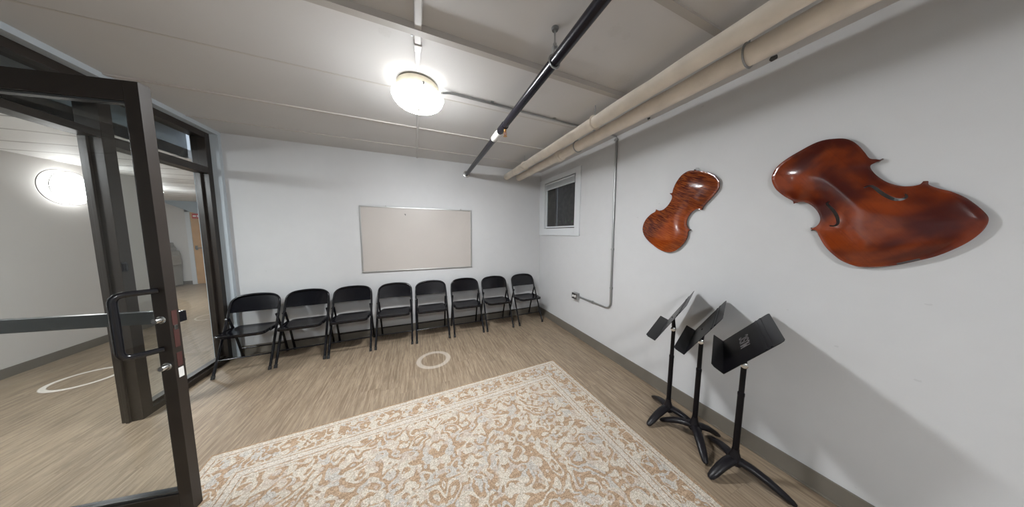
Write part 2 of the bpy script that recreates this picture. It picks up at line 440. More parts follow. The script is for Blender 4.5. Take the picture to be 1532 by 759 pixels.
# open door leaf ---------------------------------------------------------
ang = atan2(.166, -.986)
C0 = Vector((-1.14, 1.661, 0))
DM = Matrix(((-.986, .166, 0, 0), (.166, .986, 0, 0), (0, 0, 1, 0), (0, 0, 0, 1)))  # local u,n,z
door = thing('glass_door', 'dark bronze framed glass door standing open into the room', 'door', C0)
DW = .93
def dl(name, bm, m, parent=None, **k):
    bm.transform(DM); return link(name, bm, m, parent=parent or door, **k)
dl('frame', B((0, .052, 0, .045, .012, 2.172), (DW - .052, DW, 0, .045, .012, 2.172), (.052, DW - .052, 0, .045, 2.085, 2.172), (.052, DW - .052, 0, .045, .012, .120)), M['bronze'], bevel=.0015)
dl('glazing_bead', B((.052, .062, .008, .037, .12, 2.085), (DW - .062, DW - .052, .008, .037, .12, 2.085), (.062, DW - .062, .008, .037, .12, .134), (.062, DW - .062, .008, .037, 2.075, 2.085)), M['bar'], bevel=.001)
dl('glass_pane', B(.055, DW - .055, .0195, .0255, .125, 2.080), M['glass'])
hp = rnd([(.026, .0, 1.212), (.100, -.085, 1.212), (.100, -.085, .916), (.032, 0, .916)], .035, 8)
h = dl('pull_handle', T(hp, .0135, 16), M['black'], smooth=50)
dl('push_bar', B((.045, DW - .03, .075, .10, 1.022, 1.088)), M['bar'], bevel=.004)
dl('push_bar_mount', B((.010, .060, .045, .088, 1.030, 1.085)), M['black'], bevel=.003)
dl('push_bar_mount', B((DW - .05, DW - .01, .045, .105, 1.015, 1.095)), M['black'], bevel=.003)
for z in (1.066, .826):
    cy = dl('lock_cylinder', L([(.0, -.030), (.0125, -.030), (.0140, -.026), (.0140, -.004), (.019, -.003), (.019, .002)], (.027, 0, z), 24, 'y'), M['chrome'], smooth=40)
    dl('keyhole', L([(.0, -.032), (.008, -.032), (.008, -.029), (0, -.029)], (.027, 0, z), 16, 'y'), M['grey_dark'], parent=cy)
dl('inner_knob', L([(0, .045), (.012, .045), (.014, .062), (.0, .064)], (.027, 0, .826), 20, 'y'), M['chrome'], smooth=40)
for z0, z1, mt, nm in ((1.03, 1.105, 'rust', 'latch_plate'), (.915, 1.015, 'rust', 'latch_plate'), (.815, .885, 'rust', 'latch_plate'), (.755, .805, 'white', 'edge_label')):
    dl(nm, B(-.0012, .001, .012, .034, z0, z1), M[mt])
dl('latch_bolt', B(-.004, 0, .016, .030, 1.005, 1.030), M['chrome'], bevel=.001)
dl('hinge_pin', L([(.012, 2.172), (.012, 2.190), (.0, 2.191)], (DW - .01, .022, 0), 16), M['bar'])

# ------------------------------------------------------------------ corridor outside
HX, HZ = -3.9, 2.32
HEND = 5.62
struct('wall_hall', B(HX - .15, HX, YN, HEND, 0, HZ), M['hall_wall'])
struct('wall_hall_far', B(-9.2, -2.2, 9.42, 9.6, 0, HZ), M['hall_wall'])
struct('wall_hall_side', B(-9.2, -9.05, HEND - .15, 9.42, 0, HZ), M['hall_wall'])
struct('wall_hall_return', B(-9.05, HX - .15, HEND - .15, HEND, 0, HZ), M['hall_wall'])
struct('wall_hall_right', B(-2.2, -2.05, YB + .15, 9.42, 0, HZ), M['hall_wall'])
struct('wall_hall_near', B(HX, -2.2, YN - .2, YN, 0, HZ), M['hall_wall'])
struct('ceiling_hall', B((-9.2, -2.34, YN - .2, 9.6, HZ, HZ + .1)), M['hall_ceiling'])
struct('trim_21', B(-2.36, -2.34, YN, YB + .15, HZ, ZC), M['soffit'], label='grey upstand behind the transom panes')
struct('baseboard_hall', B(HX, HX + .012, YN, HEND, 0, .10), M['base'])
struct('baseboard_hall_far', B((-9.0, -5.90, 9.408, 9.42, 0, .10), (-4.77, -2.35, 9.408, 9.42, 0, .10)), M['base'])
bm = bmesh.new(); prism(bm, [(-6.25, 2.318), (-5.3, 2.318), (-5.3, 1.90), (-5.62, 2.02)], lambda u, v: Vector((u, 9.18, v)), lambda u, v: Vector((u, 9.41, v)))
struct('trim_22', bm, M['soffit'], label='grey sloping bulkhead under the far corridor ceiling')
# wood door at the far end
struct('door_frame_hall', B((-5.89, -5.80, 9.37, 9.42, 0, 2.10), (-4.87, -4.78, 9.37, 9.42, 0, 2.10), (-5.89, -4.78, 9.37, 9.42, 2.04, 2.10)), M['white_trim'])
wd = thing('wooden_door', 'light oak veneer door at the far end of the corridor', 'door', (-5.335, 9.40, 0))
link('leaf', B(-.46, .46, -.03, .0, .01, 2.035), M['wood_door'], wd, bevel=.002)
link('handle', B((-.42, -.37, -.045, -.03, .98, 1.10), (-.41, -.27, -.075, -.06, 1.03, 1.05), (-.41, -.39, -.075, -.03, 1.03, 1.05)), M['chrome'], wd, bevel=.002)
sg = link('sign', B(-.42, -.20, -.034, -.03, 1.86, 2.0), M['red'], wd); sg['label'] = 'small red sign'
link('sign_stripe', B((-.40, -.34, -.036, -.034, 1.91, 1.95), (-.32, -.30, -.036, -.034, 1.90, 1.96), (-.28, -.22, -.036, -.034, 1.91, 1.95)), M['white'], sg)
# office machine
cp = thing('office_copier', 'grey office copier against the far corridor wall beside the wooden door', 'copier', (-6.24, 8.98, 0))
link('body', B((-.26, .24, -.3, .3, .03, .98), (-.24, .18, -.27, .3, .98, 1.08)), M['grey_plastic'], cp, bevel=.02)
for z in (.08, .28, .48, .68):
    d_ = link('drawer', B(-.235, .215, -.312, -.298, z, z + .18), M['grey_plastic'], cp, bevel=.004)
    link('drawer_pull', B(-.07, .05, -.318, -.311, z + .13, z + .15), M['grey_dark'], d_)
link('side_tray', B((.24, .31, -.2, .2, .60, .85)), M['grey_plastic'], cp, bevel=.01)
link('scanner_lid', B(-.24, .16, -.25, .28, 1.085, 1.20), M['grey_plastic'], cp, bevel=.02)
link('control_panel', B(-.14, .18, -.36, -.27, 1.02, 1.07), M['grey_dark'], cp, bevel=.006)
# corridor wall lamp with a wire ring, plus its glass reflection modelled as another
sl = thing('wall_lamp', 'round glowing wall lamp with a thin wire ring and its ghost reflection on the corridor wall', 'lamp', (HX, 4.69, 2.015))
link('backplate', L([(.12, 0), (.12, .02), (0, .021)], (0, 0, 0), 40, 'x'), M['white_trim'], sl)
link('diffuser', L([(.165, .02), (.175, .045), (.16, .065), (.10, .085), (0, .09)], (0, 0, 0), 48, 'x'), M['sconce'], sl, smooth=60)
for dx, dy in ((.055, 0.), (.035, -.075)):  # the offset ring stands for the ghost reflection
    link('hoop_and_ghost', T([(dx, dy + .20 * cos(t * pi / 32), .20 * sin(t * pi / 32)) for t in range(64)], .0035, 8, True), M['hoop_and_ghost'], sl, smooth=60)

# ------------------------------------------------------------------ window on the right wall
wf = struct('window_1', B((XR - .018, XR, WY0 - .105, WY0, WZ0 - .115, WZ1 + .075), (XR - .018, XR, WY1, YB - .001, WZ0 - .115, WZ1 + .075), (XR - .018, XR, WY0, WY1, WZ0 - .115, WZ0), (XR - .018, XR, WY0, WY1, WZ1, WZ1 + .075)), M['white_trim'], bevel=.003)
link('jamb_liner', B((XR + .031, XR + .202, WY0 - .001, WY0 + .012, WZ0, WZ1), (XR + .031, XR + .202, WY1 - .012, WY1 + .001, WZ0, WZ1), (XR + .031, XR + .202, WY0, WY1, WZ0 - .001, WZ0 + .012), (XR + .031, XR + .202, WY0, WY1, WZ1 - .012, WZ1 + .001)), M['fence'], wf)
link('sash', B((XR + .004, XR + .030, WY0 + .012, WY0 + .035, WZ0 + .012, WZ1 - .012), (XR + .004, XR + .030, WY1 - .035, WY1 - .012, WZ0 + .012, WZ1 - .012), (XR + .004, XR + .030, WY0 + .035, WY1 - .035, WZ0 + .012, WZ0 + .035), (XR + .004, XR + .030, WY0 + .035, WY1 - .035, WZ1 - .035, WZ1 - .012)), M['white_trim'], wf, bevel=.002)
link('glass_pane', B(XR + .015, XR + .019, WY0 + .03, WY1 - .03, WZ0 + .03, WZ1 - .03), M['glass'], wf)
bl = thing('window_blind', 'white horizontal blind drawn up at the top of the basement window', 'blind', (XR - .008, (WY0 + WY1) / 2, WZ1 - .012))
hw = (WY1 - WY0) / 2 - .02
link('headrail', B(-.012, .012, -hw, hw, -.025, 0), M['white_trim'], bl, bevel=.003)
for k in range(9):
    link('slat', B(-.012, .012, -hw, hw, -.033 - k * .0075, -.030 - k * .0075), M['white_trim'], bl)
link('bottom_rail', B(-.012, .012, -hw, hw, -.11, -.097), M['white_trim'], bl, bevel=.002)
# board fence outside
for k in range(20):
    y0 = 2.25 + k * .205
    o = link('fence_board', B(0, .010, 0, (.186, .2045, .203, .187, .2045)[k % 5], 0, 2.4), M['fence'], loc=(XR + .62, y0, .9))
    tag(o, 'weathered brown fence board outside the basement window', 'fence board', 'fence boards outside the window')
struct('ground', B(XR + .2, XR + 3, 0, 7, .9 - .05, .9), M['fence'], label='dark ground outside the basement window')
bm = bmesh.new()
for k in range(70):
    p = Vector((XR + .40 + random.random() * .16, 2.5 + random.random() * 1.5, .93 + .55 * random.random() ** .7 + .28))
    a = random.random() * 6.28; s_ = .02 + .03 * random.random(); q = Vector((cos(a) * .3, cos(a), sin(a))) * s_; w_ = Vector((.3, -sin(a), cos(a))) * s_ * .4
    v = [bm.verts.new(p - q), bm.verts.new(p + w_), bm.verts.new(p + q), bm.verts.new(p - w_)]; bm.faces.new(v)
for k in range(14):
    y = 2.5 + k * .11; tube(bm, [(XR + .48, y, .9), (XR + .46, y + .02, 1.3 + .25 * random.random())], .004, 5)
o = link('weeds', bm, M['leaf']); tag(o, 'low green weeds at the foot of the fence outside', 'weeds'); o['kind'] = 'stuff'

# ------------------------------------------------------------------ whiteboard
wx0, wx1, wz0, wz1 = -.705, .836, .940, 1.867
wb = thing('whiteboard', 'blank off-white board in a thin aluminium frame on the back wall', 'whiteboard', ((wx0 + wx1) / 2, YB, (wz0 + wz1) / 2))
W2, H2 = (wx1 - wx0) / 2, (wz1 - wz0) / 2
link('panel', B(-W2 + .01, W2 - .01, -.012, 0, -H2 + .01, H2 - .01), M['board'], wb)
link('frame', B((-W2, -W2 + .016, -.02, 0, -H2, H2), (W2 - .016, W2, -.02, 0, -H2, H2), (-W2 + .016, W2 - .016, -.02, 0, H2 - .016, H2), (-W2 + .016, W2 - .016, -.02, 0, -H2, -H2 + .016)), M['alu'], wb, bevel=.002)
for x in (-.45, .60): link('hanging_clip', B(x - .008, x + .008, -.024, -.001, H2 - .008, H2 + .014), M['alu'], wb, bevel=.002)
link('ink_mark', B((-.215, -.195, -.0135, -.012, H2 - .105, H2 - .095), (-.205, -.198, -.0135, -.012, H2 - .118, H2 - .10)), M['mark'], wb)
link('corner_cap', B(-W2 - .001, -W2 + .03, -.021, 0, -H2 - .001, -H2 + .02), M['alu'], wb, bevel=.003)
link('corner_cap', B(W2 - .03, W2 + .001, -.021, 0, -H2 - .001, -H2 + .02), M['alu'], wb, bevel=.003)

# ------------------------------------------------------------------ ceiling lamp (and unseen copies added as fill)
def bowl(R, d, z0):
    p = [(R, z0), (R + .004, z0 - .006)]
    for k in range(1, 13):
        t = k / 12 * pi / 2; p.append((R * cos(t) ** .8 if k < 12 else 0.001, z0 - .006 - d * sin(t)))
    return p
lamp = thing('ceiling_lamp', 'round white glass bowl lamp glowing on the ceiling', 'lamp', (.045, 1.925, ZC), group='bowl lamp on the ceiling and its added fill copies')
link('pan', L([(.145, -.016), (.155, -.060), (.150, -.098), (0, -.098)], seg=48), M['pan'], lamp, smooth=40)
link('glass_bowl', L(bowl(.178, .085, -.085)), M['lamp'], lamp, smooth=60)
link('finial', L([(.012, -.170), (.012, -.180), (.004, -.186), (0, -.187)], seg=20), M['chrome'], lamp, smooth=40)
for a in (70, 190, 310):
    link('clip', B(-.006, .006, -.004, .004, -.098, -.073, mtx=Matrix.Rotation(radians(a), 4, 'Z') @ Matrix.Translation((0, .180, 0))), M['chrome'], lamp, bevel=.001)
LAMP = lamp
dup(lamp, 'added round glass bowl fill lamp on the ceiling behind the camera', (.045, -1.55, ZC))  # unseen, added to fill the room with light
dup(lamp, 'added unseen bowl fill lamp on the corridor ceiling near the door', (-3.05, 2.1, HZ + .016))  # unseen, added to brighten the corridor
dup(lamp, 'added bowl fill lamp on the corridor ceiling near the wooden door', (-4.6, 6.6, HZ + .016))  # unseen, added to lift the dark far end of the corridor
# raceways
rc = thing('ceiling_raceway', 'painted surface raceway running along the ceiling to the lamp', 'raceway', (.041, 0, ZC))
link('wide_channel', B(-.019, .019, YN, 1.50, -.028, 0), M['racepaint'], rc, bevel=.006)
link('coupling', B(-.022, .022, 1.50, 1.56, -.031, 0), M['racepaint'], rc, bevel=.005)
link('coupling', B(-.016, .016, 1.56, 1.655, -.024, 0), M['racepaint'], rc, bevel=.004)
link('narrow_channel', B(-.011, .011, 1.655, 1.76, -.016, 0), M['racepaint'], rc, bevel=.004)
link('screw', L([(.006, -.034), (.006, -.028), (0, -.027)], (-.03, 1.44, 0), 12), M['galv'], rc)
rc2 = tag(link('ceiling_raceway', B(-.011, .011, 0, 3.70 - 2.08, -.013, 0), M['racepaint'], loc=(.047, 2.08, ZC), bevel=.004), 'narrow painted raceway from the ceiling lamp to the back wall', 'raceway')
# grey conduit across the ceiling then down the right wall
cd = thing('ceiling_conduit', 'thin galvanised conduit crossing the ceiling from the lamp to the pipes', 'conduit', (0, 0, 0))
link('tube', T(rnd([(.21, 1.885, 2.555), (.27, 1.915, 2.587), (2.10, 1.985, 2.587)], .05), .0085, 12), M['galv'], cd, smooth=50)
for x in (.62, 1.25): link('strap', B(x - .012, x + .012, 1.915 + (x - .27) * .038 - .025, 1.915 + (x - .27) * .038 + .025, 2.594, 2.5985), M['galv'], cd)
cw = thing('wall_conduit', 'galvanised conduit dropping down the right wall and bending to the outlet box', 'conduit', (0, 0, 0))
link('tube', T(rnd([(XR - .014, 1.995, 2.575), (XR - .014, 1.985, 1.5), (XR - .014, 1.972, .606), (XR - .014, 2.545, .606)], .09, 8), .0112, 14), M['galv'], cw, smooth=50)
for y, z in ((1.983, 1.32), (1.975, .86), (2.27, .606)):
    link('strap', B(XR - .026, XR, y - (.016 if z > .7 else .010), y + (.016 if z > .7 else .010), z - (.010 if z > .7 else .016), z + (.010 if z > .7 else .016)), M['galv'], cw, bevel=.003)
link('top_clip', B(XR - .028, XR, 1.975, 2.015, 2.545, 2.565), M['galv'], cw, bevel=.003)
ob = thing('outlet_box', 'small galvanised outlet box with white socket on the right wall', 'outlet', (XR, 2.60, .606))
link('box', B(-.05, 0, -.055, .055, -.045, .045), M['galv'], ob, bevel=.004)
link('cover', B(-.053, -.050, -.052, .052, -.043, .043), M['chrome'], ob, bevel=.002)
for s_ in (-1, 1):
    r_ = link('receptacle', L([(.0, -.058), (.016, -.058), (.017, -.053)], (0, -.022 * s_, 0), 20, 'x'), M['white'], ob)
    link('slots', B((-.0585, -.0579, -.022 * s_ - .006, -.022 * s_ - .004, -.005, .005), (-.0585, -.0579, -.022 * s_ + .004, -.022 * s_ + .006, -.005, .005)), M['mark'], r_)

# ------------------------------------------------------------------ pipes
def bump_noise(i): return .0012 * sin(i * 1.7) + .0009 * sin(i * .63 + 1)
def jacket(name, x, z, r, label):
    pts = [(x + bump_noise(k) * .6, YN + (YB - YN) * k / 60, z + bump_noise(k + 9)) for k in range(61)]
    t = thing(name, label, 'pipe', (0, 0, 0))
    link('jacket', T(pts, [r + bump_noise(k * 2) for k in range(61)], 28), M['pipe'], t, smooth=60)
    link('end_collar', L([(r * .86, YB - .03), (r * .9, YB - .001), (0, YB - .0005)], (x, 0, z), 24, 'y'), M['pipe'], t)
    return t
P1x, P1z, P1r = 1.454, 2.461, .050
P2x, P2z, P2r = 1.683, 2.466, .054
pa = jacket('insulated_pipe', P1x, P1z, P1r, 'cream insulated pipe under the ceiling, the one farther from the right wall')
pb = jacket('insulated_pipe', P2x, P2z, P2r, 'cream insulated pipe under the ceiling, the one nearer the right wall')
def clampband(par, x, z, r, y, w=.012, m='galv'):
    link('hanger_band', T([(x + (r + .003) * cos(t * pi / 18), y, z + (r + .003) * sin(t * pi / 18)) for t in range(36)], .0042, 8, True, 2.2), M[m], par, smooth=60)
    link('hanger_rod', T([(x, y, z + r), (x, y, ZC)], .0045, 8), M['galv'], par)
for y in (.72, 2.13): clampband(pb, P2x, P2z, P2r, y)
for y in (1.62, -.9, 3.0): clampband(pa, P1x, P1z, P1r, y, m='pipe')
link('coupling', L([(P2r + .002, -.05), (P2r + .012, -.045), (P2r + .010, -.015), (P2r + .016, -.01), (P2r + .016, .012), (P2r + .009, .018), (P2r + .012, .05), (P2r + .002, .055)], (P2x, 2.47, P2z), 28, 'y'), M['pipe'], pb, smooth=40)
link('tear', L([(.010, 0), (.012, .02), (.004, .026), (0, .027)], (P2x + .035, .62, P2z - .062), 12, 'y'), M['mark'], pb)
link('tear', L([(.006, 0), (.008, .016), (.0, .018)], (P2x + .03, 1.30, P2z - .060), 12, 'y'), M['mark'], pb)

sp = thing('sprinkler_pipe', 'thin black sprinkler pipe hanging below the ceiling', 'pipe', (0, 0, 0))
SX = lambda y: .768 - (3.703 - y) * .0186
SZ = 2.432
link('tube', T([(SX(y), y, SZ) for y in (YN, -1, 0, 1, 2, 3, YB)], .0285, 24), M['spr'], sp, smooth=60)
link('escutcheon', L([(.03, -.012), (.050, -.008), (.052, 0), (0, .0)], (SX(YB), YB, SZ), 32, 'y'), M['chrome'], sp, smooth=40)
for y in (1.13, -1.2):
    link('clevis', T([(SX(y) + .031 * cos(t * pi / 16), y, SZ + .031 * sin(t * pi / 16)) for t in range(32)], .0038, 8, True, 2.), M['galv'], sp, smooth=60)
    link('yoke', B((SX(y) - .012, SX(y) - .009, y - .01, y + .01, SZ + .028, SZ + .075), (SX(y) + .009, SX(y) + .012, y - .01, y + .01, SZ + .028, SZ + .075), (SX(y) - .012, SX(y) + .012, y - .01, y + .01, SZ + .073, SZ + .078)), M['galv'], sp)
    link('threaded_rod', T([(SX(y), y, SZ + .07), (SX(y), y, ZC)], .005, 10), M['galv'], sp)
    link('nut', L([(.011, 0), (.011, .010)], (SX(y), y, SZ + .079), 6), M['galv'], sp)
    link('ceiling_anchor', L([(.016, -.012), (.020, 0)], (SX(y), y, ZC), 16), M['grey_dark'], sp)
link('coupling', L([(.030, -.06), (.0335, -.056), (.0335, .056), (.030, .06)], (SX(1.98), 1.97, SZ), 24, 'y'), M['spr'], sp, smooth=40)
link('label_band', L([(.0288, -.09), (.0295, -.088), (.0295, .088), (.0288, .09)], (SX(2.07) - .0006, 2.14, SZ - .0006), 24, 'y'), M['white'], sp, smooth=60)
hd = link('sprinkler_head', L([(.011, 0), (.011, -.018), (.007, -.02), (.007, -.026), (0, -.0265)], (SX(1.92) + .006, 1.925, SZ - .028), 16), M['brass'], sp, smooth=40)
cx_, cy_, cz_ = SX(1.92) + .006, 1.925, SZ - .054
link('frame_arm', T(rnd([(cx_ - .009, cy_, cz_ + .002), (cx_ - .015, cy_, cz_ - .016), (cx_, cy_, cz_ - .034), (cx_ + .015, cy_, cz_ - .016), (cx_ + .009, cy_, cz_ + .002)], .01), .0026, 8), M['brass'], hd, smooth=60)
link('deflector', L([(.017, -.034), (.018, -.036), (0, -.037)], (cx_, cy_, cz_), 20), M['brass'], hd)
link('bulb', T([(cx_, cy_, cz_), (cx_, cy_, cz_ - .03)], .0025, 8), M['red'], hd)

# ------------------------------------------------------------------ rug
ra = radians(2.4)
ux, uy = Vector((cos(ra), sin(ra), 0)), Vector((-sin(ra), cos(ra), 0))
far_right = Vector((1.452, 2.175, 0))
rc_ = far_right - ux * RUG_W / 2 - uy * RUG_L / 2
bm = bmesh.new()
nx, ny = 46, 60; grid = []
for j in range(ny + 1):
    row = []
    for i in range(nx + 1):
        x = -RUG_W / 2 + RUG_W * i / nx; y = -RUG_L / 2 + RUG_L * j / ny
        e = min(RUG_W / 2 - abs(x), RUG_L / 2 - abs(y))
        ox = .006 * sin(y * 5) if abs(x) > RUG_W / 2 - .001 else 0
        row.append(bm.verts.new((x + ox, y, .008 + .0006 * sin(x * 9 + y * 7) if e > .001 else .006)))
    grid.append(row)
for j in range(ny):
    for i in range(nx): bm.faces.new((grid[j][i], grid[j][i + 1], grid[j + 1][i + 1], grid[j + 1][i]))
ed = [e for e in bm.edges if len(e.link_faces) == 1]
ex = bmesh.ops.extrude_edge_only(bm, edges=ed)
for v in ex['geom']:
    if isinstance(v, bmesh.types.BMVert): v.co.z = 0.0005
rug = link('area_rug', bm, M['rug'], loc=(rc_.x, rc_.y, 0)); rug.rotation_euler = (0, 0, ra)
tag(rug, 'large tan and cream patterned rug with striped border on the floor', 'rug')

# ------------------------------------------------------------------ folding chairs
def make_chair():
    t = thing('folding_chair', 'x', 'chair', group='black folding chairs along the back wall')
    R = .0125
    side = [(0.0, 0.012), (.085, .17), (.20, .40), (.29, .575), (.320, .645), (.336, .685)]
    wx = [.2155, .2145, .213, .211, .2095, .206]
    left = [(-w, y, z) for w, (y, z) in zip(wx, side)]
    arc = []
    cz, ry, rr = .685, .336, .115
    for k in range(1, 8):
        a = k / 8 * pi / 2
        arc.append((-(.206 - rr + rr * cos(a)), ry + .036 * sin(a), cz + .082 * sin(a)))
    top = [(-.088, .373, .769), (-.045, .376, .773), (0, .377, .774)]
    half = left + arc + top
    full = half + [(-x, y, z) for x, y, z in half[-2::-1]]
    link('back_frame', T(full, R, 14), M['chair'], t, smooth=60)
    # curved back panel, wrapped between the uprights
    bm = bmesh.new(); nu, nv = 20, 8; fr_, bk = [], []
    for j in range(nv + 1):
        v = j / nv; rf, rb = [], []
        for i in range(nu + 1):
            u = -1 + 2 * i / nu
            zt = .769 - .082 * abs(u) ** 8; zb = .592 - .004 * (1 - u * u)
            z = zb + (zt - zb) * v
            yc = .298 + (z - .592) * .44 + .024 * (1 - u * u) * (1 - .5 * v)
            x = u * (.209 - .006 * v * abs(u) ** 3)
            rf.append(bm.verts.new((x, yc - .0015, z))); rb.append(bm.verts.new((x, yc + .0015, z)))
        fr_.append(rf); bk.append(rb)
    for j in range(nv):
        for i in range(nu):
            bm.faces.new((fr_[j][i], fr_[j][i + 1], fr_[j + 1][i + 1], fr_[j + 1][i])); bm.faces.new((bk[j][i], bk[j + 1][i], bk[j + 1][i + 1], bk[j][i + 1]))
    for i in range(nu):
        bm.faces.new((fr_[0][i], bk[0][i], bk[0][i + 1], fr_[0][i + 1])); bm.faces.new((fr_[nv][i], fr_[nv][i + 1], bk[nv][i + 1], bk[nv][i]))
    for j in range(nv):
        bm.faces.new((fr_[j][0], fr_[j + 1][0], bk[j + 1][0], bk[j][0])); bm.faces.new((fr_[j][nu], bk[j][nu], bk[j + 1][nu], fr_[j + 1][nu]))
    link('backrest', bm, M['chair'], t, smooth=40)
    # seat pan: rounded front corners, dished, with rolled rim
    def outline(inset):
        pts = []
        x1, y0, y1 = .193 - inset, -.012 + inset, .392 - inset
        rf, rb = .055, .03
        for cx, cy, r_, a0 in ((x1 - rf, y0 + rf, rf, -90), (x1 - rb - .008, y1 - rb, rb, 0), (-(x1 - rb - .008), y1 - rb, rb, 90), (-(x1 - rf), y0 + rf, rf, 180)):
            for k in range(7):
                a = radians(a0 + 90 * k / 6); pts.append((cx + r_ * cos(a), cy + r_ * sin(a)))
        return pts
    zs = lambda y: .436 - .022 * (y / .39) 
    bm = bmesh.new(); rings = []
    for ins, dz in ((.002, -.030), (0, -.024), (0, -.004), (.005, 0), (.018, -.001), (.045, -.009), (.10, -.012)):
        rings.append([bm.verts.new((x, y, zs(y) + dz)) for x, y in outline(ins)])
    for a, b in zip(rings, rings[1:]):
        n = len(a)
        for k in range(n): bm.faces.new((a[k], a[(k + 1) % n], b[(k + 1) % n], b[k]))
    bm.faces.new(rings[-1]); bm.faces.new(rings[0][::-1])
    seat = link('seat', bm, M['chair'], t, smooth=50)
    # rear legs
    for s_ in (-1, 1):
        link('rear_leg', T([(s_ * .198, .262, .545), (s_ * .200, .325, .40), (s_ * .201, .44, .012)], .0115, 12), M['chair'], t, smooth=60)
        link('pivot_bolt', T([(s_ * .192, .262, .535), (s_ * .226, .262, .535)], .007, 10), M['chair'], t)
        link('foot_cap', T([(s_ * .2155, -.004, 0.0), (s_ * .2153, .012, .034)], .0148, 12), M['rubber'], t)
        link('foot_cap', T([(s_ * .201, .443, 0.0), (s_ * .201, .433, .034)], .0140, 12), M['rubber'], t)
        link('seat_bracket', B((s_ * .196 - .003, s_ * .196 + .003, .12, .33, .395, .43)), M['chair'], t)
    link('front_stretcher', T([(-.214, .078, .155), (.214, .078, .155)], .0075, 10), M['chair'], t, smooth=60)
    link('rear_stretcher', T([(-.2, .405, .13), (.2, .405, .13)], .0075, 10), M['chair'], t, smooth=60)
    return t
ch0 = make_chair()
spots = [(-1.733, 3.194, 1.3), (-1.26, 3.220, 2.0), (-.789, 3.226, 1.6), (-.305, 3.233, -1.5), (.184, 3.223, .5), (.687, 3.221, .1), (1.177, 3.219, .7), (1.722, 3.240, 2.2)]
clab = ['black folding chair at the left end of the row, beside the glazed partition',
        'black folding chair second from the left end of the row, left of the whiteboard',
        'black folding chair third from the left, under the left edge of the whiteboard',
        'black folding chair under the left half of the whiteboard, fourth from the left end',
        'black folding chair under the middle right of the whiteboard, fourth from the right end',
        'black folding chair under the right edge of the whiteboard, third from the right end',
        'black folding chair second from the right end of the row',
        'black folding chair at the right end of the row, in the corner under the window']
for k, (x, y, a) in enumerate(spots):
    o = ch0 if k == 0 else dup(ch0)
    o.location = (x, y, 0); o.rotation_euler = (0, 0, radians(a)); o['label'] = clab[k]

# ------------------------------------------------------------------ music stands
def leg_pts(dx, dy):
    d = Vector((dx, dy, 0)); n = d.normalized(); l = d.length
    pr = [(0.0, .094), (.12, .096), (.32, .088), (.56, .068), (.80, .038), (.95, .0195), (1.0, .014)]
    return [tuple(n * (t * l) + Vector((0, 0, z))) for t, z in pr], [.027, .0285, .0285, .0265, .0235, .018, .010]
LETTER = {
 'M': [((0, 0), (0, 1)), ((0, 1), (.5, .35)), ((.5, .35), (1, 1)), ((1, 1), (1, 0))],
 'U': [((0, 1), (0, .2)), ((0, .2), (.25, 0)), ((.25, 0), (.75, 0)), ((.75, 0), (1, .2)), ((1, .2), (1, 1))],
 'S': [((1, .85), (.75, 1)), ((.75, 1), (.2, 1)), ((.2, 1), (0, .75)), ((0, .75), (.2, .52)), ((.2, .52), (.8, .48)), ((.8, .48), (1, .25)), ((1, .25), (.8, 0)), ((.8, 0), (.25, 0)), ((.25, 0), (0, .15))],
 'I': [((.5, 0), (.5, 1))],
 'C': [((1, .8), (.75, 1)), ((.75, 1), (.25, 1)), ((.25, 1), (0, .75)), ((0, .75), (0, .25)), ((0, .25), (.25, 0)), ((.25, 0), (.75, 0)), ((.75, 0), (1, .2))]}
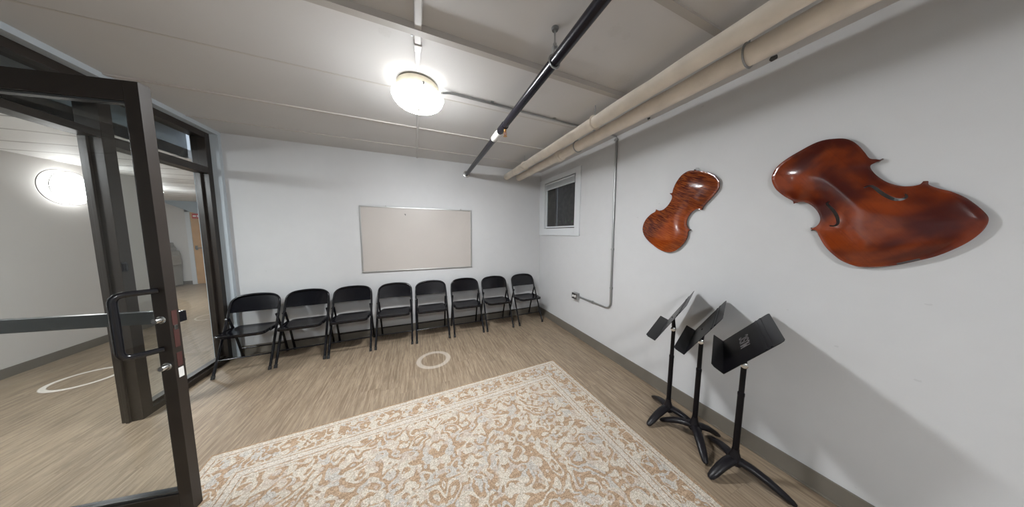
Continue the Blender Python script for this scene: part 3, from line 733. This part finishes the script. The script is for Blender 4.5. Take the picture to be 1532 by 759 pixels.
def make_stand(label, hub, tips, top, fold, az, tilt, lt, text=False, k=1.038):
    fold = (fold[0] * k, fold[1] * k, 1.5 + (fold[2] - 1.5) * k)
    t = thing('music_stand', label, 'music stand', (hub[0], hub[1], 0), group='black music stands by the right wall')
    for tx, ty in tips:
        p, r = leg_pts(tx - hub[0], ty - hub[1])
        link('leg', T(p, r, 16, False, .72), M['stand_base'], t, smooth=60)
    link('hub', L([(.016, .060), (.034, .072), (.034, .100), (.026, .125), (.0185, .150), (.0180, .165)], seg=28), M['stand_base'], t, smooth=50)
    link('outer_tube', T([(0, 0, .10), (0, 0, .53)], .0158, 20), M['stand'], t, smooth=60)
    link('inner_tube', T([(0, 0, .50), (0, 0, top)], .0132, 16), M['stand'], t, smooth=60)
    link('tube_collar', L([(.0158, .515), (.0168, .52), (.0168, .536), (.0135, .542)], seg=20), M['stand'], t, smooth=40)
    az, tl, l2 = radians(az), radians(tilt), radians(lt)
    w = Vector((sin(az), cos(az), 0)); hd_ = Vector((cos(az), -sin(az), 0))
    up = hd_ * cos(tl) + Vector((0, 0, sin(tl))); n = -hd_ * sin(tl) + Vector((0, 0, cos(tl)))
    c = Vector(fold) - Vector((hub[0], hub[1], 0))
    MD = Matrix(((w.x, up.x, n.x, c.x), (w.y, up.y, n.y, c.y), (w.z, up.z, n.z, c.z), (0, 0, 0, 1)))   # a = along width, b = up the desk, c = normal
    W_, D_ = .508 * k, .318 * k
    # desk plate with clipped upper corners
    bm = bmesh.new(); q = .022
    poly = [(-W_ / 2, 0), (W_ / 2, 0), (W_ / 2, D_ - q), (W_ / 2 - .006, D_ - .006), (W_ / 2 - q, D_), (-W_ / 2 + q, D_), (-W_ / 2 + .006, D_ - .006), (-W_ / 2, D_ - q)]
    prism(bm, poly, lambda u, v: MD @ Vector((u, v, -.0022)), lambda u, v: MD @ Vector((u, v, 0)))
    desk = link('desk', bm, M['stand'], t)
    # stiffening ribs pressed into the desk
    for v in (.235, .262):
        link('rib', B(-W_ / 2 + .004, W_ / 2 - .004, v, v + .012, 0, .003, mtx=MD), M['stand'], desk, bevel=.0015)
    # lip
    ld = -hd_ * cos(l2) + Vector((0, 0, sin(l2)))
    ln = w.cross(ld).normalized()
    ML = Matrix(((w.x, ld.x, ln.x, c.x), (w.y, ld.y, ln.y, c.y), (w.z, ld.z, ln.z, c.z), (0, 0, 0, 1)))
    bm = bmesh.new(); lw = .062
    prism(bm, [(-W_ / 2, 0), (W_ / 2, 0), (W_ / 2, lw - .004), (W_ / 2 - .004, lw), (-W_ / 2 + .018, lw), (-W_ / 2, lw - .014)], lambda u, v: ML @ Vector((u, v, -.0011)), lambda u, v: ML @ Vector((u, v, .0011)))
    link('lip', bm, M['stand'], t)
    # tilt joint under the desk
    j = Vector((0, 0, top))
    pc = MD @ Vector((0, .13, -.004))
    link('tilt_bracket', T([j, j * .4 + pc * .6, pc], [.014, .012, .011], 12), M['stand'], t, smooth=60)
    link('bracket_plate', B(-.045, .045, .07, .19, -.010, -.0024, mtx=MD), M['stand'], t, bevel=.002)
    kn = j + Vector((0, 0, -.004))
    link('tilt_knob', T([kn - w * .034, kn - w * .030, kn - w * .016, kn - w * .012], [.010, .0165, .0165, .012], 20), M['chrome'], t, smooth=40)
    link('axle', T([kn - w * .012, kn + w * .024], .008, 12), M['galv'], t)
    if text:
        bm = bmesh.new(); x = -.060; lh = .052; b0 = .118
        for chh in 'MUSIC':
            lw_ = .008 if chh == 'I' else .030
            for (x0, y0), (x1, y1) in LETTER[chh]:
                # letters read from the near end of the desk to the wall end, tops towards the lip
                p0 = Vector((x + x0 * lw_, b0 + (1 - y0) * lh)); p1 = Vector((x + x1 * lw_, b0 + (1 - y1) * lh))
                d = (p1 - p0).normalized(); s_ = Vector((-d.y, d.x)) * .0033; p0 -= d * .002; p1 += d * .002
                prism(bm, [tuple(a) for a in (p0 - s_, p1 - s_, p1 + s_, p0 + s_)], lambda u, v: MD @ Vector((u, v, .0)), lambda u, v: MD @ Vector((u, v, .0015)))
            x += lw_ + .012
        link('lettering', bm, M['letters'], desk)
    return t
make_stand('farthest of the three black music stands, desk leaning on the wall, nearest the back corner', (1.852, 1.098), ((1.623, 1.102), (1.960, 1.300), (1.945, .905)), .765, (1.694, 1.086, .785), 65.7, 60.8, 21, k=1.053)
make_stand('middle of the three black music stands, its lip pointing at the first stand', (1.848, .906), ((1.692, .749), (2.030, .834), (1.767, 1.100)), .750, (1.742, .920, .757), 67.8, 60.0, 24)
make_stand('nearest black music stand with grey stencilled lettering on its desk', (1.804, .657), ((1.610, .690), (1.884, .420), (1.947, .858)), .725, (1.718, .723, .760), 65.5, 52.1, 31, True)

# ------------------------------------------------------------------ cello bodies on the wall
SM = [(1.1858, 2.0213), (1.225, 2.0236), (1.2644, 2.0059), (1.2924, 1.9771), (1.3146, 1.9411), (1.3307, 1.899), (1.3387, 1.8653), (1.3607, 1.8649), (1.3397, 1.8421), (1.338, 1.8157), (1.3515, 1.7846), (1.3757, 1.7515), (1.4119, 1.7241), (1.4468, 1.7204), (1.4765, 1.7342), (1.4854, 1.7126), (1.5261, 1.6916), (1.5732, 1.6468), (1.5989, 1.5932), (1.6038, 1.541), (1.5842, 1.4886), (1.5411, 1.4376), (1.4767, 1.3893), (1.4088, 1.3508), (1.3393, 1.338), (1.2819, 1.3532), (1.2354, 1.3955), (1.2083, 1.4352), (1.1916, 1.4799), (1.1877, 1.5238), (1.1693, 1.5361), (1.1871, 1.5488), (1.2034, 1.5867), (1.2018, 1.6303), (1.1838, 1.6663), (1.158, 1.6947), (1.1263, 1.7038), (1.0994, 1.6918), (1.0957, 1.7126), (1.0726, 1.745), (1.0453, 1.7758), (1.0192, 1.8114), (1.0003, 1.847), (0.9984, 1.885), (1.0101, 1.9202), (1.0386, 1.9542), (1.0741, 1.9792), (1.1208, 2.0019)]
SM_TIPS = {7, 14, 30, 37}
BG = [(0.4754, 2.0119), (0.4462, 1.9901), (0.4231, 1.9579), (0.4028, 1.9184), (0.3862, 1.8839), (0.3663, 1.8733), (0.354, 1.8649), (0.3704, 1.857), (0.3806, 1.848), (0.378, 1.8297), (0.36, 1.7942), (0.3309, 1.7571), (0.299, 1.734), (0.2746, 1.7267), (0.2519, 1.7297), (0.2441, 1.7433), (0.233, 1.741), (0.2304, 1.7256), (0.2111, 1.7072), (0.1809, 1.6867), (0.1514, 1.6573), (0.1262, 1.62), (0.1073, 1.5837), (0.1028, 1.5595), (0.1065, 1.5316), (0.1166, 1.5032), (0.1326, 1.4738), (0.1569, 1.4428), (0.191, 1.4093), (0.2285, 1.3853), (0.2739, 1.3607), (0.3242, 1.344), (0.3742, 1.3391), (0.4179, 1.357), (0.4523, 1.3896), (0.4861, 1.4376), (0.5112, 1.4936), (0.5243, 1.5256), (0.5466, 1.5339), (0.526, 1.5485), (0.5152, 1.5732), (0.516, 1.6016), (0.5293, 1.6365), (0.5495, 1.667), (0.5772, 1.691), (0.6004, 1.6938), (0.6195, 1.6865), (0.6265, 1.7054), (0.6646, 1.741), (0.7027, 1.7906), (0.7227, 1.8447), (0.7229, 1.8824), (0.7042, 1.9276), (0.6649, 1.9652), (0.6179, 1.9942), (0.5694, 2.0187), (0.5282, 2.0248)]
BG_TIPS = {6, 15, 38, 46}
def smooth_outline(P, tips, sub=5):
    n = len(P); out = []
    for i in range(n):
        p0, p1, p2, p3 = (Vector(P[(i + k) % n]) for k in (-1, 0, 1, 2))
        if i in tips: p0 = p1 * 2 - p2
        if (i + 1) % n in tips: p3 = p2 * 2 - p1
        for k in range(sub):
            t = k / sub
            out.append(.5 * ((2 * p1) + (p2 - p0) * t + (2 * p0 - 5 * p1 + 4 * p2 - p3) * t * t + (3 * p1 - p0 - 3 * p2 + p3) * t ** 3))
    return out
def inside(p, poly):
    c = False; n = len(poly); j = n - 1
    for i in range(n):
        a, b = poly[i], poly[j]
        if (a[1] > p[1]) != (b[1] > p[1]) and p[0] < (b[0] - a[0]) * (p[1] - a[1]) / (b[1] - a[1]) + a[0]: c = not c
        j = i
    return c
def dist(p, poly):
    best = 9.; n = len(poly)
    for i in range(n):
        a, b = poly[i], poly[(i + 1) % n]; ab = b - a; t = max(0, min(1, (p - a).dot(ab) / max(ab.length_squared, 1e-12)))
        d = (p - a - ab * t).length
        if d < best: best = d
    return best
def stroke(pts, w0, dots):
    """polygon around a centre line with varying width"""
    L_, R_ = [], []
    n = len(pts)
    for i, p in enumerate(pts):
        t = (Vector(pts[min(i + 1, n - 1)]) - Vector(pts[max(i - 1, 0)])).normalized(); nn = Vector((-t.y, t.x))
        w = w0 * (.45 + .85 * sin(pi * i / (n - 1)))
        L_.append(Vector(p) + nn * w); R_.append(Vector(p) - nn * w)
    return L_ + R_[::-1]
def plate(out, holes, h, rimd, xface, thick, step=.0125, scroll=None):
    """arched plate facing -x; xface = x of the edge front, returns bm; c = (y,z) centre"""
    cen = sum(out, Vector((0, 0))) / len(out)
    pts = [p.copy() for p in out]; edges = [(i, (i + 1) % len(out)) for i in range(len(out))]
    for hpoly in holes:
        b = len(pts); pts += [p.copy() for p in hpoly]; edges += [(b + i, b + (i + 1) % len(hpoly)) for i in range(len(hpoly))]
    x0, x1 = min(p.x for p in out), max(p.x for p in out); y0, y1 = min(p.y for p in out), max(p.y for p in out)
    j = 0; y = y0
    while y < y1:
        x = x0 + (step / 2 if j % 2 else 0)
        while x < x1:
            p = Vector((x, y))
            if inside(p, out) and dist(p, out) > step * .35 and not any(inside(p, q) or dist(p, q) < step * .3 for q in holes): pts.append(p)
            x += step
        y += step * .87; j += 1
    vs, es, fs, *_ = delaunay_2d_cdt(pts, edges, [], 0, 1e-6)
    def hgt(p):
        d = dist(p, out)
        groove = -.0015 * math.exp(-((d - .010) / .006) ** 2)
        t = min(1., max(0., (d - .010) / rimd))
        return h * (1 - (1 - t) ** 2.2) ** 1.15 + groove if d > .0005 else 0.
    bm = bmesh.new(); F, Bk = {}, {}
    def V(i, front):
        dct = F if front else Bk
        if i not in dct:
            p = vs[i]; q = hgt(p); dct[i] = bm.verts.new((xface - q + (0 if front else thick), p.x, p.y))
        return dct[i]
    cnt = {}
    for f in fs:
        c = sum((vs[i] for i in f), Vector((0, 0))) / len(f)
        if not inside(c, out) or any(inside(c, q) for q in holes): continue
        try: bm.faces.new([V(i, True) for i in f]); bm.faces.new([V(i, False) for i in f][::-1])
        except ValueError: continue
        for a, b in zip(f, list(f[1:]) + [f[0]]): cnt[tuple(sorted((a, b)))] = cnt.get(tuple(sorted((a, b))), 0) + 1
    for (a, b), k in cnt.items():
        if k == 1: bm.faces.new((V(a, True), V(b, True), V(b, False), V(a, False)))
    return bm, cen
def loc_mesh(bm, cy, cz):
    bmesh.ops.translate(bm, verts=bm.verts[:], vec=(-XR, -cy, -cz)); return bm
def rib_shell(out, inset, xa, xb):
    n = len(out); cc = []
    for i in range(n):
        t = (out[(i + 1) % n] - out[i - 1]).normalized(); cc.append(out[i] + Vector((t.y, -t.x)) * -inset)
    # keep the inset side inward
    ins = [p if inside(p, out) else out[i] * 2 - p for i, p in enumerate(cc)]
    bm = bmesh.new()
    a = [bm.verts.new((xa, p.x, p.y)) for p in ins]; b = [bm.verts.new((xb, p.x, p.y)) for p in ins]
    mid = [p + (out[i] - p) * -.4 for i, p in enumerate(ins)]
    c = [bm.verts.new((xa, p.x, p.y)) for p in mid]; d = [bm.verts.new((xb, p.x, p.y)) for p in mid]
    for k in range(n):
        k2 = (k + 1) % n
        bm.faces.new((a[k], a[k2], b[k2], b[k])); bm.faces.new((c[k], d[k], d[k2], c[k2]))
        bm.faces.new((a[k], c[k], c[k2], a[k2])); bm.faces.new((b[k], b[k2], d[k2], d[k]))
    return bm
# back plate (left)
so = smooth_outline(SM, SM_TIPS); cy, cz = 1.29, 1.68
tb = thing('cello_body', 'arched red-brown cello back with flamed grain, hung left of the other cello body', 'cello body', (XR, cy, cz))
bm, _ = plate(so, [], .024, .13, XR - .024, .004)
link('back_plate', loc_mesh(bm, cy, cz), M['varnish_back'], tb, smooth=70)
link('rib', loc_mesh(rib_shell(so, .006, XR - .021, XR), cy, cz), M['rib'], tb)
link('hanging_loop', T([(-.012, -.135 + .016 * cos(t * pi / 10) + .008, .343 + .014 * sin(t * pi / 10)) for t in range(20)], .003, 8, True), M['galv'], tb, smooth=60)
link('button', T([(-.014, -.112, .334), (-.014, -.118, .346)], .012, 14, flat=.5), M['rib'], tb, smooth=60)
# top plate (right)
bo = smooth_outline(BG, BG_TIPS); cy, cz = .41, 1.68
tt = thing('cello_body', 'large red-brown cello front with two sound holes mounted on the wall near the music stands', 'cello body', (XR, cy, cz))
def bez(P, n=14):
    out = []; k = len(P)
    for i in range(k - 1):
        p0 = Vector(P[max(i - 1, 0)]); p1 = Vector(P[i]); p2 = Vector(P[i + 1]); p3 = Vector(P[min(i + 2, k - 1)])
        for j in range(4):
            t = j / 4; out.append(.5 * ((2 * p1) + (p2 - p0) * t + (2 * p0 - 5 * p1 + 4 * p2 - p3) * t * t + (3 * p1 - p0 - 3 * p2 + p3) * t ** 3))
    out.append(Vector(P[-1])); return out
f1 = bez([(.388, 1.738), (.374, 1.746), (.360, 1.735), (.340, 1.707), (.318, 1.682), (.300, 1.669), (.284, 1.668), (.275, 1.678), (.280, 1.692)])
f2 = bez([(.487, 1.682), (.496, 1.675), (.489, 1.660), (.473, 1.636), (.460, 1.608), (.452, 1.580), (.452, 1.560), (.464, 1.549), (.479, 1.553)])
holes = [stroke(f1, .0050, 0), stroke(f2, .0050, 0)]
for c_ in ((.387, 1.7365), (.281, 1.690), (.484, 1.680), (.4775, 1.556)):
    pass
bm, _ = plate(bo, holes, .024, .14, XR - .026, .0035)
link('top_plate', loc_mesh(bm, cy, cz), M['varnish_top'], tt, smooth=70)
link('rib', loc_mesh(rib_shell(bo, .006, XR - .023, XR + .001), cy, cz), M['rib'], tt)
def eye(y, z, r=.0062):
    bm = bmesh.new(); lathe(bm, [(0, -.0012), (r * .6, -.0012), (r, 0)], (0, 0, 0), 20, 'x'); bmesh.ops.translate(bm, verts=bm.verts[:], vec=(-.0455, y - cy, z - cz)); return bm
ck = link('edge_chip', B(-.0275, -.0215, -.030, .030, -.001, .007, mtx=Matrix.Translation((0, -.163, -.303)) @ Matrix.Rotation(radians(-29), 4, 'X')), M['mark'], tt, bevel=.002)
ck['label'] = 'dark worn stretch of edge'

# ------------------------------------------------------------------ world, camera, view
w = bpy.data.worlds.new('World'); sc.world = w; w.use_nodes = True
bg = w.node_tree.nodes['Background']; bg.inputs[0].default_value = (.75, .85, 1, 1); bg.inputs[1].default_value = .9

cam = bpy.data.cameras.new('Camera'); co = bpy.data.objects.new('Camera', cam); COL.objects.link(co); sc.camera = co
yaw, pitch, roll = radians(22.87), radians(-5.09), radians(.33)
f = Vector((sin(yaw) * cos(pitch), cos(yaw) * cos(pitch), sin(pitch))); r = Vector((cos(yaw), -sin(yaw), 0)); u = r.cross(f)
r2 = r * cos(roll) + u * sin(roll); u2 = -r * sin(roll) + u * cos(roll)
co.matrix_world = Matrix(((r2.x, u2.x, -f.x, 0), (r2.y, u2.y, -f.y, 0), (r2.z, u2.z, -f.z, 1.5), (0, 0, 0, 1)))
cam.sensor_fit = 'HORIZONTAL'; cam.sensor_width = 36.; cam.lens = 339.3 / 1532 * 36
cam.clip_start = .02
sc.view_settings.view_transform = 'Standard'; sc.view_settings.look = 'None'
sc.view_settings.gamma = 1.; sc.view_settings.use_curve_mapping = False; sc.view_settings.exposure = 0.
sc.cycles.max_bounces = 10; sc.cycles.diffuse_bounces = 6; sc.cycles.transparent_max_bounces = 16
sc.cycles.caustics_reflective = False; sc.cycles.caustics_refractive = False
